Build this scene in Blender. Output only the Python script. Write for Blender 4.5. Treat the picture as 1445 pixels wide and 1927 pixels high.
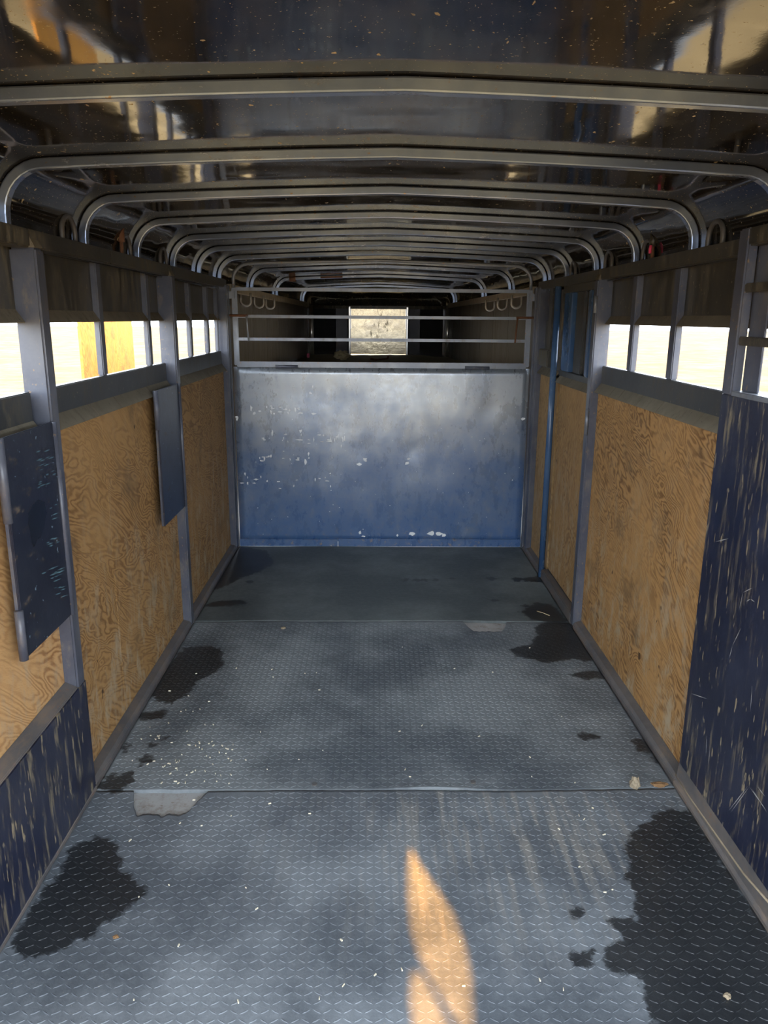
import bpy, bmesh, math, random
import numpy as np
from mathutils import Vector, Matrix, noise as mnoise
random.seed(7)
for o in list(bpy.data.objects): bpy.data.objects.remove(o)
S = bpy.context.scene
COL = S.collection

# ---------------------------------------------------------------- camera
FPX = 1440.0; EYE = Vector((0, 0, 1.59))
ROLL, PITCH, YAW = 0.008, 0.24846, 0.01509
F0 = Vector((math.sin(YAW), math.cos(YAW), 0)); R0 = Vector((math.cos(YAW), -math.sin(YAW), 0)); U0 = Vector((0, 0, 1))
FW = F0*math.cos(PITCH) - U0*math.sin(PITCH); UP = U0*math.cos(PITCH) + F0*math.sin(PITCH)
RT = R0*math.cos(ROLL) + UP*math.sin(ROLL); UP2 = UP*math.cos(ROLL) - R0*math.sin(ROLL)
cd = bpy.data.cameras.new('camera'); cam = bpy.data.objects.new('camera', cd); COL.objects.link(cam)
m = Matrix((RT, UP2, -FW)).transposed().to_4x4(); m.translation = EYE
cam.matrix_world = m
cd.sensor_fit = 'HORIZONTAL'; cd.sensor_width = 36; cd.lens = 36*FPX/1445; cd.clip_start = 0.02; cd.clip_end = 1000
S.camera = cam
def ray(px, py): return RT*(px-722.5) - UP2*(py-963.5) + FW*FPX
def onZ(px, py, z=0.0):
    d = ray(px, py); return EYE + d*((z-EYE.z)/d.z)
def onX(px, py, x):
    d = ray(px, py); return EYE + d*((x-EYE.x)/d.x)
def onY(px, py, y):
    d = ray(px, py); return EYE + d*((y-EYE.y)/d.y)

# ---------------------------------------------------------------- sky, sun, exposure
w = bpy.data.worlds.new('World'); S.world = w; w.use_nodes = True
bg = w.node_tree.nodes['Background']; bg.inputs[0].default_value = (0.80, 0.89, 1.0, 1); bg.inputs[1].default_value = 4.2
SUN = Vector((0.045, -0.50, 0.866)).normalized()
sl = bpy.data.lights.new('sun', 'SUN'); sl.energy = 8; sl.color = (1.0, 0.45, 0.07); sl.angle = math.radians(0.9)
so = bpy.data.objects.new('sun', sl); COL.objects.link(so); so.rotation_euler = SUN.to_track_quat('Z', 'Y').to_euler(); so.location = (0, -4, 8)
S.view_settings.view_transform = 'Standard'; S.view_settings.look = 'None'; S.view_settings.gamma = 1
S.view_settings.use_curve_mapping = False; S.view_settings.exposure = 1.15

# ---------------------------------------------------------------- materials
class NT:
    def __init__(s, name):
        s.m = bpy.data.materials.new(name); s.m.use_nodes = True; s.t = s.m.node_tree
        s.b = s.t.nodes['Principled BSDF']; s.tc = s.n('ShaderNodeTexCoord')
    def n(s, k, **kw):
        x = s.t.nodes.new(k)
        for a, v in kw.items(): setattr(x, a, v)
        return x
    def l(s, a, b): s.t.links.new(a, b)
    def set(s, sock, v):
        if isinstance(v, bpy.types.NodeSocket): s.l(v, sock)
        else: sock.default_value = v
    def noise(s, scale=(1,1,1), sc=5., detail=6., rough=.6, dist=0., off=(0,0,0), vec=None):
        mp = s.n('ShaderNodeMapping'); mp.inputs['Scale'].default_value = scale; mp.inputs['Location'].default_value = off
        s.l(vec or s.tc.outputs['Object'], mp.inputs[0])
        x = s.n('ShaderNodeTexNoise'); x.inputs['Scale'].default_value = sc; x.inputs['Detail'].default_value = detail
        x.inputs['Roughness'].default_value = rough; x.inputs['Distortion'].default_value = dist
        s.l(mp.outputs[0], x.inputs['Vector']); return x.outputs['Fac']
    def ramp(s, v, lo, hi):
        x = s.n('ShaderNodeMapRange'); x.interpolation_type = 'SMOOTHSTEP'
        x.inputs[1].default_value = lo; x.inputs[2].default_value = hi; s.set(x.inputs[0], v); return x.outputs[0]
    def math(s, op, a, b=0., c=0.):
        x = s.n('ShaderNodeMath', operation=op); s.set(x.inputs[0], a); s.set(x.inputs[1], b); s.set(x.inputs[2], c); return x.outputs[0]
    def mix(s, f, a, b):
        x = s.n('ShaderNodeMix', data_type='RGBA'); s.set(x.inputs[0], f)
        for i, v in ((6, a), (7, b)):
            if isinstance(v, tuple): v = tuple(v) + (1,) if len(v) == 3 else v
            s.set(x.inputs[i], v)
        return x.outputs[2]
    def bump(s, h, strength=.3, dist=.01):
        x = s.n('ShaderNodeBump'); x.inputs['Strength'].default_value = strength; x.inputs['Distance'].default_value = dist
        s.l(h, x.inputs['Height']); s.l(x.outputs[0], s.b.inputs['Normal']); return x
    def fin(s, col, rough=.5, metal=0., spec=.5):
        if isinstance(col, tuple): col = tuple(col) + (1,)
        s.set(s.b.inputs['Base Color'], col); s.set(s.b.inputs['Roughness'], rough); s.set(s.b.inputs['Metallic'], metal)
        s.set(s.b.inputs['Specular IOR Level'], spec); return s.m

def paint(name, col, worn, dirt, rough=.35, fscale=(1,1,1), wear=(.60,.72), dirtr=(.45,.75), streak=(1,1,.35), metal=0., fleck=None, bump=.12, spec=.5, droff=.3):
    """painted sheet steel: base colour, dull worn cloud, dirt in vertical streaks, small chips"""
    k = NT(name)
    cl = k.noise(sc=3.5, detail=8, rough=.65)
    c = k.mix(k.ramp(cl, .35, .75), col, worn)
    st = k.noise(scale=streak, sc=26, detail=9, rough=.72, off=(3.1, 1.7, .4))
    big = k.noise(sc=2.1, detail=4, off=(9, 2, 5))
    dm = k.math('MULTIPLY', k.ramp(st, dirtr[0], dirtr[1]), k.ramp(big, .3, .62))
    c = k.mix(dm, c, dirt)
    fl = k.noise(scale=fscale, sc=60, detail=3, rough=.5, off=(1, 7, 2))
    fm = k.ramp(fl, wear[0]+.06, wear[1]+.03)
    c = k.mix(fm, c, fleck or dirt)
    r = k.math('ADD', rough, k.math('MULTIPLY', dm, droff))
    k.bump(k.noise(sc=14, detail=5), bump, .006)
    return k.fin(c, r, metal, spec)

NAVY = paint('navy_post_paint', (.060,.066,.092), (.115,.12,.14), (.22,.18,.13), rough=.33, dirtr=(.5,.8), fleck=(.22,.15,.09))
NAVYD = paint('scuffed_navy_sheet', (.010,.013,.032), (.026,.031,.058), (.24,.20,.13), rough=.30, fscale=(1,1,.22), streak=(1.6,1.6,.22), dirtr=(.50,.66), wear=(.585,.65), fleck=(.27,.22,.14))
PLATE = paint('dark_plate_paint', (.014,.017,.030), (.030,.035,.052), (.16,.125,.085), rough=.32, streak=(1,.5,1), dirtr=(.57,.72), wear=(.64,.7), fleck=(.2,.3,.36))
BLACK = paint('dusty_black_paint', (.030,.027,.021), (.062,.055,.041), (.21,.18,.12), rough=.36, streak=(1,1,.25), dirtr=(.42,.74))
BAND = paint('sill_band_paint', (.028,.030,.032), (.05,.05,.047), (.15,.125,.085), rough=.42, streak=(1,1,.3), dirtr=(.45,.75))
DUST = paint('dusty_flange', (.15,.125,.085), (.21,.18,.125), (.09,.075,.05), rough=.8, dirtr=(.45,.8))
BLUEP = paint('bright_blue_paint', (.040,.090,.185), (.075,.13,.22), (.10,.10,.10), rough=.25, dirtr=(.55,.8))
STEEL = paint('worn_grey_bar', (.17,.185,.215), (.27,.28,.29), (.16,.12,.09), rough=.35, dirtr=(.5,.75), metal=.35, fleck=(.3,.17,.09))
RUST = paint('rusty_steel', (.14,.06,.028), (.22,.10,.045), (.06,.03,.02), rough=.75)
TRIM = paint('dirty_floor_angle', (.080,.078,.080), (.16,.14,.125), (.20,.15,.11), rough=.5, streak=(1,.3,1), dirtr=(.42,.7), fleck=(.2,.1,.07))
RINGM = paint('tie_ring_steel', (.10,.10,.105), (.16,.14,.115), (.2,.16,.1), rough=.45, metal=.3)
FLOORM = paint('bare_floor_steel', (.36,.36,.35), (.48,.46,.43), (.20,.15,.10), rough=.7)
NECKW = paint('neck_wall_paint', (.048,.040,.029), (.072,.060,.043), (.14,.115,.08), rough=.3, streak=(1,1,.12), dirtr=(.4,.8))
DIRT = paint('dirt_layer', (.42,.36,.24), (.52,.45,.31), (.28,.23,.16), rough=.95, bump=.8)

def roofmat():
    k = NT('glossy_black_roof')
    cl = k.noise(sc=2.2, detail=7, rough=.65)
    c = k.mix(k.ramp(cl, .35, .75), (.010,.0105,.013), (.017,.015,.012))
    sp = k.noise(scale=(1, .55, 1), sc=52, detail=2.5, rough=.55, off=(4, 1, 2))
    big = k.noise(sc=1.3, detail=3, off=(2, 8, 1))
    sm = k.math('MULTIPLY', k.ramp(sp, .695, .72), k.ramp(big, .40, .55))
    sp2 = k.noise(sc=150, detail=2, rough=.5, off=(6, 1, 9))
    sm = k.math('MAXIMUM', sm, k.math('MULTIPLY', k.ramp(sp2, .70, .725), .7))
    film = k.math('MULTIPLY', k.ramp(k.noise(scale=(2, .8, 1), sc=4, detail=9, rough=.72), .38, .8), .42)
    c = k.mix(film, c, (.085, .064, .036))
    c = k.mix(sm, c, (.55, .42, .22))
    r = k.math('ADD', .045, k.math('ADD', k.math('MULTIPLY', film, .3), k.math('MULTIPLY', sm, .5)))
    h = k.math('ADD', k.noise(scale=(1, 1.6, 1), sc=2.4, detail=1.5, rough=.4), k.math('MULTIPLY', k.noise(sc=160, detail=2), .004))
    k.bump(h, .22, .02)
    return k.fin(c, r, 0, .40)
ROOF = roofmat()
RIB = paint('roof_bow_paint', (.17,.215,.32), (.31,.36,.45), (.24,.21,.16), rough=.22, streak=(.3,1,1), dirtr=(.52,.82), metal=.65, fleck=(.3,.2,.12), bump=.05)

def plywood(name, seed, hue=(.40,.235,.095), dark=(.19,.095,.033), tilt=.5, dustz=.55):
    k = NT(name)
    mp = k.n('ShaderNodeMapping'); mp.inputs['Rotation'].default_value = (tilt, 0, 0)
    mp.inputs['Location'].default_value = (seed*1.3, seed*2.7, seed*.9)
    k.l(k.tc.outputs['Object'], mp.inputs[0]); v = mp.outputs[0]
    g = k.noise(scale=(1, .62, 1.9), sc=2.6, detail=3.2, rough=.55, dist=.5, vec=v)
    sv = k.n('ShaderNodeSeparateXYZ'); k.l(v, sv.inputs[0])
    g2 = k.noise(scale=(1, 1.2, 5), sc=9, detail=3, rough=.6, vec=v)
    ph = k.math('ADD', k.math('MULTIPLY', g, 150.), k.math('ADD', k.math('MULTIPLY', sv.outputs[2], 190.), k.math('MULTIPLY', g2, 7.)))
    band = k.math('MULTIPLY_ADD', k.math('SINE', ph), .5, .5)
    band = k.math('POWER', band, 1.6)
    strg = k.ramp(k.noise(sc=1.7, detail=3, off=(seed, 3, 1)), .30, .62)
    c = k.mix(k.math('MULTIPLY', band, k.math('MULTIPLY_ADD', strg, .75, .2)), hue, dark)
    # fine fibre
    fb = k.noise(scale=(1, 2.2, 14), sc=22, detail=4, rough=.7, vec=v)
    c = k.mix(k.math('MULTIPLY', k.ramp(fb, .5, .75), .35), c, dark)
    # grey-tan scuffed weathering, heavier toward the floor where animals rub and dirt splashes
    sep = k.n('ShaderNodeSeparateXYZ'); k.l(k.tc.outputs['Object'], sep.inputs[0])
    low = k.ramp(sep.outputs[2], 1.15, .1)
    sc_ = k.noise(scale=(1, 1, .45), sc=15, detail=9, rough=.72, off=(seed, 0, 2))
    wm = k.math('MULTIPLY', k.ramp(sc_, .46, .68), k.math('MULTIPLY_ADD', low, .85, .15))
    c = k.mix(wm, c, (.42, .325, .21))
    blot = k.ramp(k.noise(sc=4.2, detail=6, rough=.65, off=(0, seed, 8)), .52, .75)
    c = k.mix(k.math('MULTIPLY', blot, .65), c, (.13, .085, .045))
    kn = k.noise(scale=(1, 1, .6), sc=19, detail=2, off=(seed, 5, seed))
    c = k.mix(k.ramp(kn, .735, .77), c, (.07, .035, .015))
    k.bump(k.math('ADD', band, fb), .22, .003)
    return k.fin(c, .68, 0, .3)
PLY = [plywood('plywood_%d' % i, i*1.37+.6, tilt=t, hue=h, dark=d) for i, (t, h, d) in enumerate([
    (.55, (.56,.33,.14), (.27,.12,.04)), (.5, (.41,.235,.09), (.19,.092,.03)), (.25, (.39,.225,.085), (.19,.095,.032)),
    (-.42, (.45,.25,.092), (.16,.075,.024)), (1.35, (.40,.235,.095), (.19,.10,.037)), (1.5, (.42,.26,.11), (.21,.12,.05)), (1.3, (.72,.36,.065), (.5,.22,.03))])]

def rubber(name, base, dusty, dm=.5, seed=0):
    k = NT(name)
    at = k.n('ShaderNodeAttribute'); at.attribute_name = 'wet'
    n1 = k.noise(sc=1.6, detail=7, rough=.62, off=(seed, 1, 0)); n2 = k.noise(scale=(1, .09, 1), sc=24, detail=6, rough=.7, off=(seed, 0, 0))
    n3 = k.noise(sc=38, detail=6, rough=.7)
    d = k.math('ADD', k.math('MULTIPLY', k.ramp(n1, .38, .64), .8), k.math('MULTIPLY', k.ramp(n3, .40, .75), .35))
    c = k.mix(k.math('MULTIPLY', d, dm), base, dusty)
    at2 = k.n('ShaderNodeAttribute'); at2.attribute_name = 'streak'
    stm = k.math('MULTIPLY', k.ramp(n2, .47, .64), at2.outputs['Fac'])
    c = k.mix(stm, c, (.29, .275, .245))
    gr = k.ramp(k.noise(sc=240, detail=2, rough=.5), .70, .76)
    c = k.mix(k.math('MULTIPLY', gr, .7), c, (.34, .30, .22))
    # wet stain: signed distance (m) perturbed by noise
    nz = k.noise(sc=17, detail=7, rough=.66); nz2 = k.noise(sc=55, detail=4)
    sd = k.math('ADD', at.outputs['Fac'], k.math('MULTIPLY_ADD', nz, .11, -.055))
    sd = k.math('ADD', sd, k.math('MULTIPLY_ADD', nz2, .02, -.01))
    wm = k.ramp(sd, .006, -.010)
    wc = k.mix(k.ramp(nz2, .35, .8), (.0065,.0075,.009), (.015,.017,.019))
    wc = k.mix(k.math('MULTIPLY', gr, .45), wc, (.25,.22,.15))
    c = k.mix(k.math('MULTIPLY', wm, .88), c, wc)
    r = k.math('MULTIPLY_ADD', wm, -.16, .56)
    k.bump(k.noise(sc=120, detail=4), .25, .002)
    return k.fin(c, r, 0, .45)
RUB_A = rubber('rubber_near', (.082,.094,.108), (.27,.295,.315), .66, 0)
RUB_B = rubber('rubber_mid', (.078,.091,.104), (.30,.325,.335), .70, 4)
RUB_C = rubber('rubber_far', (.075,.088,.088), (.22,.245,.24), .6, 8)

def gatemat():
    k = NT('worn_blue_gate_paint')
    sep = k.n('ShaderNodeSeparateXYZ'); k.l(k.tc.outputs['Object'], sep.inputs[0])
    cl = k.noise(sc=2.6, detail=9, rough=.68)
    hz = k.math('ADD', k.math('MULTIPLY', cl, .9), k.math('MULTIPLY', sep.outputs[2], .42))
    hzr = k.ramp(hz, .48, 1.02); c = k.mix(hzr, (.052,.108,.235), (.33,.355,.38))     # cloudy wear; upward paling also paints in light reflected by the upper gate
    sm = k.noise(scale=(1.6, 1, .8), sc=6, detail=9, rough=.72, off=(5, 2, 1))
    c = k.mix(k.math('MULTIPLY', k.ramp(sm, .52, .78), .5), c, (.25,.26,.27))
    dk = k.ramp(k.noise(scale=(1, 1, .5), sc=11, detail=8, rough=.7, off=(1, 2, 6)), .56, .74)
    c = k.mix(k.math('MULTIPLY', dk, .5), c, (.035,.055,.11))
    lowm = k.ramp(sep.outputs[2], .28, .0)
    mud = k.math('MULTIPLY', k.ramp(k.noise(sc=30, detail=6, rough=.7, off=(3, 3, 3)), .56, .70), k.math('MULTIPLY_ADD', lowm, .8, .06))
    c = k.mix(mud, c, (.30,.22,.15))
    chip = k.ramp(k.noise(sc=75, detail=2, off=(8, 8, 8)), .735, .755)
    c = k.mix(chip, c, (.55,.56,.55))
    r = k.math('MULTIPLY_ADD', k.ramp(sm, .4, .75), .16, .26)
    k.bump(k.math('ADD', k.noise(sc=4.5, detail=3), k.math('MULTIPLY', k.noise(sc=30, detail=4), .08)), .13, .02)
    return k.fin(c, r, k.math('MULTIPLY', hzr, .6), .6)
GATE = gatemat()
def simple(name, col, rough=.5, metal=0., var=.25):
    k = NT(name); n = k.noise(sc=18, detail=5)
    return k.fin(k.mix(n, tuple(x*(1-var) for x in col), tuple(x*(1+var) for x in col)), rough, metal)
CHIP = simple('bare_white_primer', (.82,.83,.82), .6)
NOSE = paint('bright_nose_sheet', (.50,.41,.27), (.30,.25,.18), (.24,.19,.12), rough=.18, metal=.85, bump=.25, streak=(1,1,.4), dirtr=(.5,.8))
NRAIL = paint('neck_rail_paint', (.27,.23,.165), (.36,.31,.22), (.18,.15,.10), rough=.28)
LOOPM = paint('bare_loop_steel', (.34,.32,.28), (.44,.41,.35), (.25,.2,.14), rough=.4, metal=.4)
CHROME = simple('polished_corner_post', (.6,.56,.5), .2, .7)
NOSED = simple('black_nose_sheet', (.10,.10,.11), .16, .8)
CLOD = simple('dry_dirt_clod', (.30,.24,.16), .95, 0, .5)
CHIPS = simple('pale_wood_shavings', (.62,.56,.42), .8)
PINK = simple('pink_plastic', (.75,.06,.16), .5)
LENS = simple('clear_lamp_lens', (.8,.55,.3), .2)
SOIL = simple('rust_flakes', (.22,.12,.05), .9)
STRAW = simple('straw', (.55,.45,.25), .8)
def groundmat():
    k = NT('dry_grass_ground')
    n = k.noise(sc=.8, detail=9, rough=.7); n2 = k.noise(sc=.09, detail=5, rough=.6, off=(3, 3, 0))
    c = k.mix(k.ramp(n, .35, .7), (.105,.088,.042), (.20,.172,.09))
    c = k.mix(k.math('MULTIPLY', k.ramp(n2, .45, .7), .5), c, (.08,.07,.033))
    return k.fin(c, .95, 0, .1)
GROUND = groundmat()

# ---------------------------------------------------------------- mesh helpers
class MB:
    def __init__(s): s.v = []; s.f = []
    def add(s, vs, fs):
        o = len(s.v); s.v += [tuple(v) for v in vs]; s.f += [tuple(i+o for i in f) for f in fs]; return s
    def box(s, x0, x1, y0, y1, z0, z1):
        x0, x1 = sorted((x0, x1)); y0, y1 = sorted((y0, y1)); z0, z1 = sorted((z0, z1))
        return s.add([(x0,y0,z0),(x1,y0,z0),(x1,y1,z0),(x0,y1,z0),(x0,y0,z1),(x1,y0,z1),(x1,y1,z1),(x0,y1,z1)],
                     [(0,3,2,1),(4,5,6,7),(0,1,5,4),(1,2,6,5),(2,3,7,6),(3,0,4,7)])
    def prism(s, a, b):
        n = len(a)
        return s.add(list(a)+list(b), [tuple(range(n))[::-1], tuple(range(n, 2*n))] + [(i, (i+1) % n, n+(i+1) % n, n+i) for i in range(n)])
    def sweep(s, pts, section, up=(0, 1, 0), caps=True):
        """section: list of (a,b) -> a along `up`, b along the in-plane normal"""
        P = [Vector(p) for p in pts]; n = len(section); vs = []; fs = []; upv = Vector(up)
        for i, p in enumerate(P):
            t0 = (p-P[i-1]).normalized() if i else (P[1]-p).normalized(); t1 = (P[i+1]-p).normalized() if i < len(P)-1 else t0
            t = (t0+t1).normalized(); u = (upv - t*upv.dot(t)).normalized(); nn = t.cross(u).normalized()
            k = 1/max(.5, math.sqrt(max(.01, (1+t0.dot(t1))/2)))
            for a, b in section: vs.append(p + u*a + nn*b*k)
        for i in range(len(P)-1):
            for j in range(n): fs.append((i*n+j, i*n+(j+1) % n, (i+1)*n+(j+1) % n, (i+1)*n+j))
        if caps: fs += [tuple(range(n))[::-1], tuple(range((len(P)-1)*n, len(P)*n))]
        return s.add(vs, fs)
    def tube(s, pts, r, n=10, up=(0, .01, 1)):
        P = [Vector(p) for p in pts]; d = (P[1]-P[0]).normalized(); u = Vector(up)
        if abs(d.dot(u.normalized())) > .9: u = Vector((1, 0, 0)) if abs(d.x) < .9 else Vector((0, 1, 0))
        return s.sweep(pts, [(r*math.cos(2*math.pi*i/n), r*math.sin(2*math.pi*i/n)) for i in range(n)], u)
    def build(s, name, mat, parent=None, bevel=0, smooth=False, off=None):
        me = bpy.data.meshes.new(name); vs = s.v
        if off is not None: vs = [(v[0]-off[0], v[1]-off[1], v[2]-off[2]) for v in vs]
        me.from_pydata(vs, [], s.f); me.validate(); me.materials.append(mat)
        bm = bmesh.new(); bm.from_mesh(me); bmesh.ops.recalc_face_normals(bm, faces=bm.faces)
        if bevel:
            bmesh.ops.bevel(bm, geom=[e for e in bm.edges if len(e.link_faces) == 2 and e.calc_face_angle(0) > .5], offset=bevel, segments=2, affect='EDGES', clamp_overlap=True)
        bm.to_mesh(me); bm.free()
        if smooth: me.polygons.foreach_set('use_smooth', [True]*len(me.polygons))
        o = bpy.data.objects.new(name, me); COL.objects.link(o)
        if parent: o.parent = parent
        if off is not None and not parent: o.location = off
        return o
def rsec(a, b, r=.005):
    """rounded rectangle section"""
    out = []
    for sx, sy, a0 in ((1, 1, 0), (-1, 1, 90), (-1, -1, 180), (1, -1, 270)):
        for q in (0, 45, 90):
            t = math.radians(a0+q); out.append((sx*(a/2-r)+r*math.cos(t), sy*(b/2-r)+r*math.sin(t)))
    return out
def tag(o, label=None, cat=None, group=None, kind=None):
    for k, v in (('label', label), ('category', cat), ('group', group), ('kind', kind)):
        if v: o[k] = v
    return o
def empty(name, loc, label, cat, group=None):
    o = bpy.data.objects.new(name, None); COL.objects.link(o); o.location = loc; o.empty_display_size = .05
    return tag(o, label, cat, group)

# ---------------------------------------------------------------- trailer dimensions
XL, XR, XC = -.955, 1.068, .0565
Y0, YG, YN, YF = .1, 5.27, 7.2, 9.5         # rear end, gate, neck riser, neck front
SKIN = .075; RAILZ = 1.825; GZ = -.42
def dx(side, d): return XL-d if side < 0 else XR+d
def bx(side, d0, d1, y0, y1, z0, z1, mb=None):
    return (mb or MB()).box(dx(side, d0), dx(side, d1), y0, y1, z0, z1)
def pr(side, poly, y0, y1, mb=None):
    return (mb or MB()).prism([(dx(side, d), y0, z) for d, z in poly], [(dx(side, d), y1, z) for d, z in poly])
def sc(y): return 1 - .175*max(0, min(1, (y-5.6)/(YF-5.6)))          # the nose narrows
def dz(y): return -.007*max(0, y-1.8) if y < 5.3 else -.0245-.010*(y-5.3)
def taper(x, y): return XC + (x-XC)*sc(y)
def bow(y, off=0.0, base=1.80, nb=8, foot=None):
    """roof bow centre line at depth y, pushed outwards by off"""
    R = .125+off; pts = []; xl = XL-.03-off; xr = XR+.03+off; zs = 1.977+off; zc = 2.012+off
    pts.append((xl, base)); pts.append((xl, zs-R-.06)); pts.append((xl, zs-R-.045)); 
    for i in range(nb+1):
        t = math.pi*i/nb/2; pts.append((xl+R-R*math.cos(t), zs-R+R*math.sin(t)))
    for q in (.15, .35, .55, .75, .9): pts.append((xl+R+(XC-xl-R)*q, zs+(zc-zs)*(.6*q+.4*(1-(1-q)**2))))
    pts.append((XC, zc))
    for q in (.9, .75, .55, .35, .15): pts.append((xr-R+(XC-xr+R)*q, zs+(zc-zs)*(.6*q+.4*(1-(1-q)**2))))
    for i in range(nb+1):
        t = math.pi/2-math.pi*i/nb/2; pts.append((xr-R+R*math.cos(t), zs-R+R*math.sin(t)))
    pts.append((xr, zs-R-.045)); pts.append((xr, zs-R-.06)); pts.append((xr, base))
    out = [(taper(x, y), y, z+dz(y)) for x, z in pts]
    if foot is not None:
        out[0] = (out[0][0], y, foot); out[-1] = (out[-1][0], y, foot)
    return out

# ---------------------------------------------------------------- ground and outside
g = MB().add([(-150, -150, GZ), (150, -150, GZ), (150, 150, GZ), (-150, 150, GZ)], [(0, 1, 2, 3)]).build('ground', GROUND); g['kind'] = 'structure'
tag(g, 'sunlit dry grass field outside the trailer', 'ground')

# ---------------------------------------------------------------- floor
fl = MB().box(XL-SKIN, XR+SKIN, Y0, YN, -.06, -.013).build('floor', FLOORM); fl['kind'] = 'structure'
nf = MB(); ny = 24; nx = 24; vs = []; fs = []
for j in range(ny+1):
    y = YN + (YF+.45-YN)*j/ny
    for i in range(nx+1):
        x = taper(XL-.05 + (XR-XL+.1)*i/nx, y); vs.append((x, y, 1.135 + .022*mnoise.noise(Vector((x*2.2, y*1.6, 3))) + .012*mnoise.noise(Vector((x*7, y*6, 1)))))
for j in range(ny):
    for i in range(nx): a = j*(nx+1)+i; fs.append((a, a+1, a+nx+2, a+nx+1))
nf.add(vs, fs); nfo = nf.build('floor', DIRT, smooth=True); nfo['kind'] = 'structure'
rz = MB().box(XL-.05, XR+.05, YN-.01, YN+.03, -.05, 1.155).build('wall_riser', NECKW); rz['kind'] = 'structure'

# ---------------------------------------------------------------- roof
PATCH = [[(771,1588),(792,1625),(820,1665),(850,1710),(872,1770),(883,1830),(888,1927),(888,2010),(880,2010),(864,1927),(838,1880),(808,1832),(786,1790),(772,1740),(767,1680),(767,1620)],
         [(774,1818),(790,1823),(805,1845),(830,1895),(845,1927),(856,2010),(800,2010),(778,1927),(770,1870)]]
def roofz(x):
    return 2.028 + .035*(1-min(1, abs(x-XC)/.9))
holes = []
for poly in PATCH:
    h = []
    for p in poly:
        q = onZ(*p, 0); t = 2.05/SUN.z; h.append((q.x+SUN.x*t, q.y+SUN.y*t))
    holes.append(h)
YR = 1.10
rf = MB(); ys = [YR-.05, 1.3, 1.6, 1.9, 2.2, 2.5, 2.8, 3.1, 3.185, 3.205, 3.4, 3.7, 4.0, 4.3, 4.6, 4.9, 5.2, 5.5, 5.9, 6.3, 6.8, 7.3, 7.8, 8.3, 8.8, 9.3]
prof = [bow(y, .015, 1.78) for y in ys]; n = len(prof[0]); vs = [p for r in prof for p in r]; fs = []
for j in range(len(ys)-1):
    for i in range(n-1):
        if ys[j] == 3.185 and i in (4, n-7+1): continue           # two small drilled lamp holes let the sky in
        fs.append((j*n+i, j*n+i+1, (j+1)*n+i+1, (j+1)*n+i))
rf.add(vs, fs)
ceil = rf.build('ceiling', ROOF, smooth=True); ceil['kind'] = 'structure'
# rear roof stretch, out of view; holes added to shape the sun patch
bm = bmesh.new(); 
p0 = bow(YR, .015, 1.78); xa, xb = p0[10][0], p0[-11][0]
def loop(pts):
    vv = [bm.verts.new((x, y, 0)) for x, y in pts]; return [bm.edges.new((vv[i], vv[(i+1) % len(vv)])) for i in range(len(vv))]
ed = loop([(p0[i][0], YR) for i in range(11, len(p0)-11)] + [(xb, YR), (xb, Y0), (XC, Y0), (xa, Y0), (xa, YR)])
for h in holes: ed += loop(h)
bmesh.ops.triangle_fill(bm, use_beauty=True, use_dissolve=False, edges=ed)
zs_ = {round(p[0], 4): p[2] for p in p0}
za, zb, zc_ = p0[10][2], p0[-11][2], max(p[2] for p in p0)
for v in bm.verts: v.co.z = float(np.interp(v.co.x, [p[0] for p in p0[10:-10]], [p[2] for p in p0[10:-10]]))+.003
me = bpy.data.meshes.new('roof_sheet'); bm.to_mesh(me); bm.free(); me.materials.append(ROOF)
rs = bpy.data.objects.new('roof_sheet', me); COL.objects.link(rs); rs.parent = ceil
mb = MB(); q0 = bow(Y0, .015, 1.78); q0 = [(x, Y0, z) for (x, y, z) in p0]
for lo, hi in ((0, 10), (len(p0)-11, len(p0)-1)):
    k = hi-lo+1; mb.add([q0[i] for i in range(lo, hi+1)]+[p0[i] for i in range(lo, hi+1)], [(i, i+1, k+i+1, k+i) for i in range(k-1)])
mb.build('roof_corner', ROOF, ceil, smooth=True)
# bows
RIBY = [1.02, 1.585, 2.18, 2.76, 3.36, 3.95, 4.53, 5.12, 6.25, 7.4, 9.2]
for i, y in enumerate(RIBY):
    MB().sweep(bow(y, 0, foot=RAILZ-.004+(dz(y) if y > 5.3 else 0)), rsec(.030, .027, .004), (0, 1, 0)).build('roof_bow', RIB, ceil)
# rusty repair on one far bow
a = bow(7.4, 0); 
mb = MB(); c0 = Vector(a[11]); c1 = Vector(a[12]); 
mb.sweep([c0+(c1-c0)*.05, c0+(c1-c0)*.2, c0+(c1-c0)*.42, c0+(c1-c0)*.5], rsec(.05, .05, .018)).build('rust_patch', RUST, ceil, smooth=True)
mb = MB(); d0 = Vector(a[13]); mb.sweep([d0, d0+(Vector(a[15])-d0)*.6], rsec(.0305, .0275, .006)).build('rust_streak', RUST, ceil, smooth=True)

# ---------------------------------------------------------------- nose
plan = [(-.81, YF-.02), (-.74, YF+.16), (-.60, YF+.28), (-.47, YF+.36), (-.32, YF+.40), (-.30, YF+.405), (.42, YF+.405), (.44, YF+.40), (.58, YF+.36), (.71, YF+.28), (.85, YF+.16), (.925, YF-.02)]
wf = MB(); 
for a, b in zip(plan[:-1], plan[1:]):
    if a[0] > -.31 and b[0] < .43: continue
    wf.add([(a[0], a[1], 1.10), (b[0], b[1], 1.10), (b[0], b[1], 1.72), (a[0], a[1], 1.72)], [(0, 1, 2, 3)])
wfo = wf.build('wall_front', NOSED, smooth=True); wfo['kind'] = 'structure'
tagp = MB().box(-.285, .405, YF+.40, YF+.408, 1.145, 1.705).build('nose_panel', NOSE, wfo, .003)
MB().sweep([(-.30, YF+.375, 1.1), (-.30, YF+.375, 1.72)], rsec(.03, .035, .006), (1, 0, 0)).build('nose_strip', CHROME, wfo)
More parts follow.
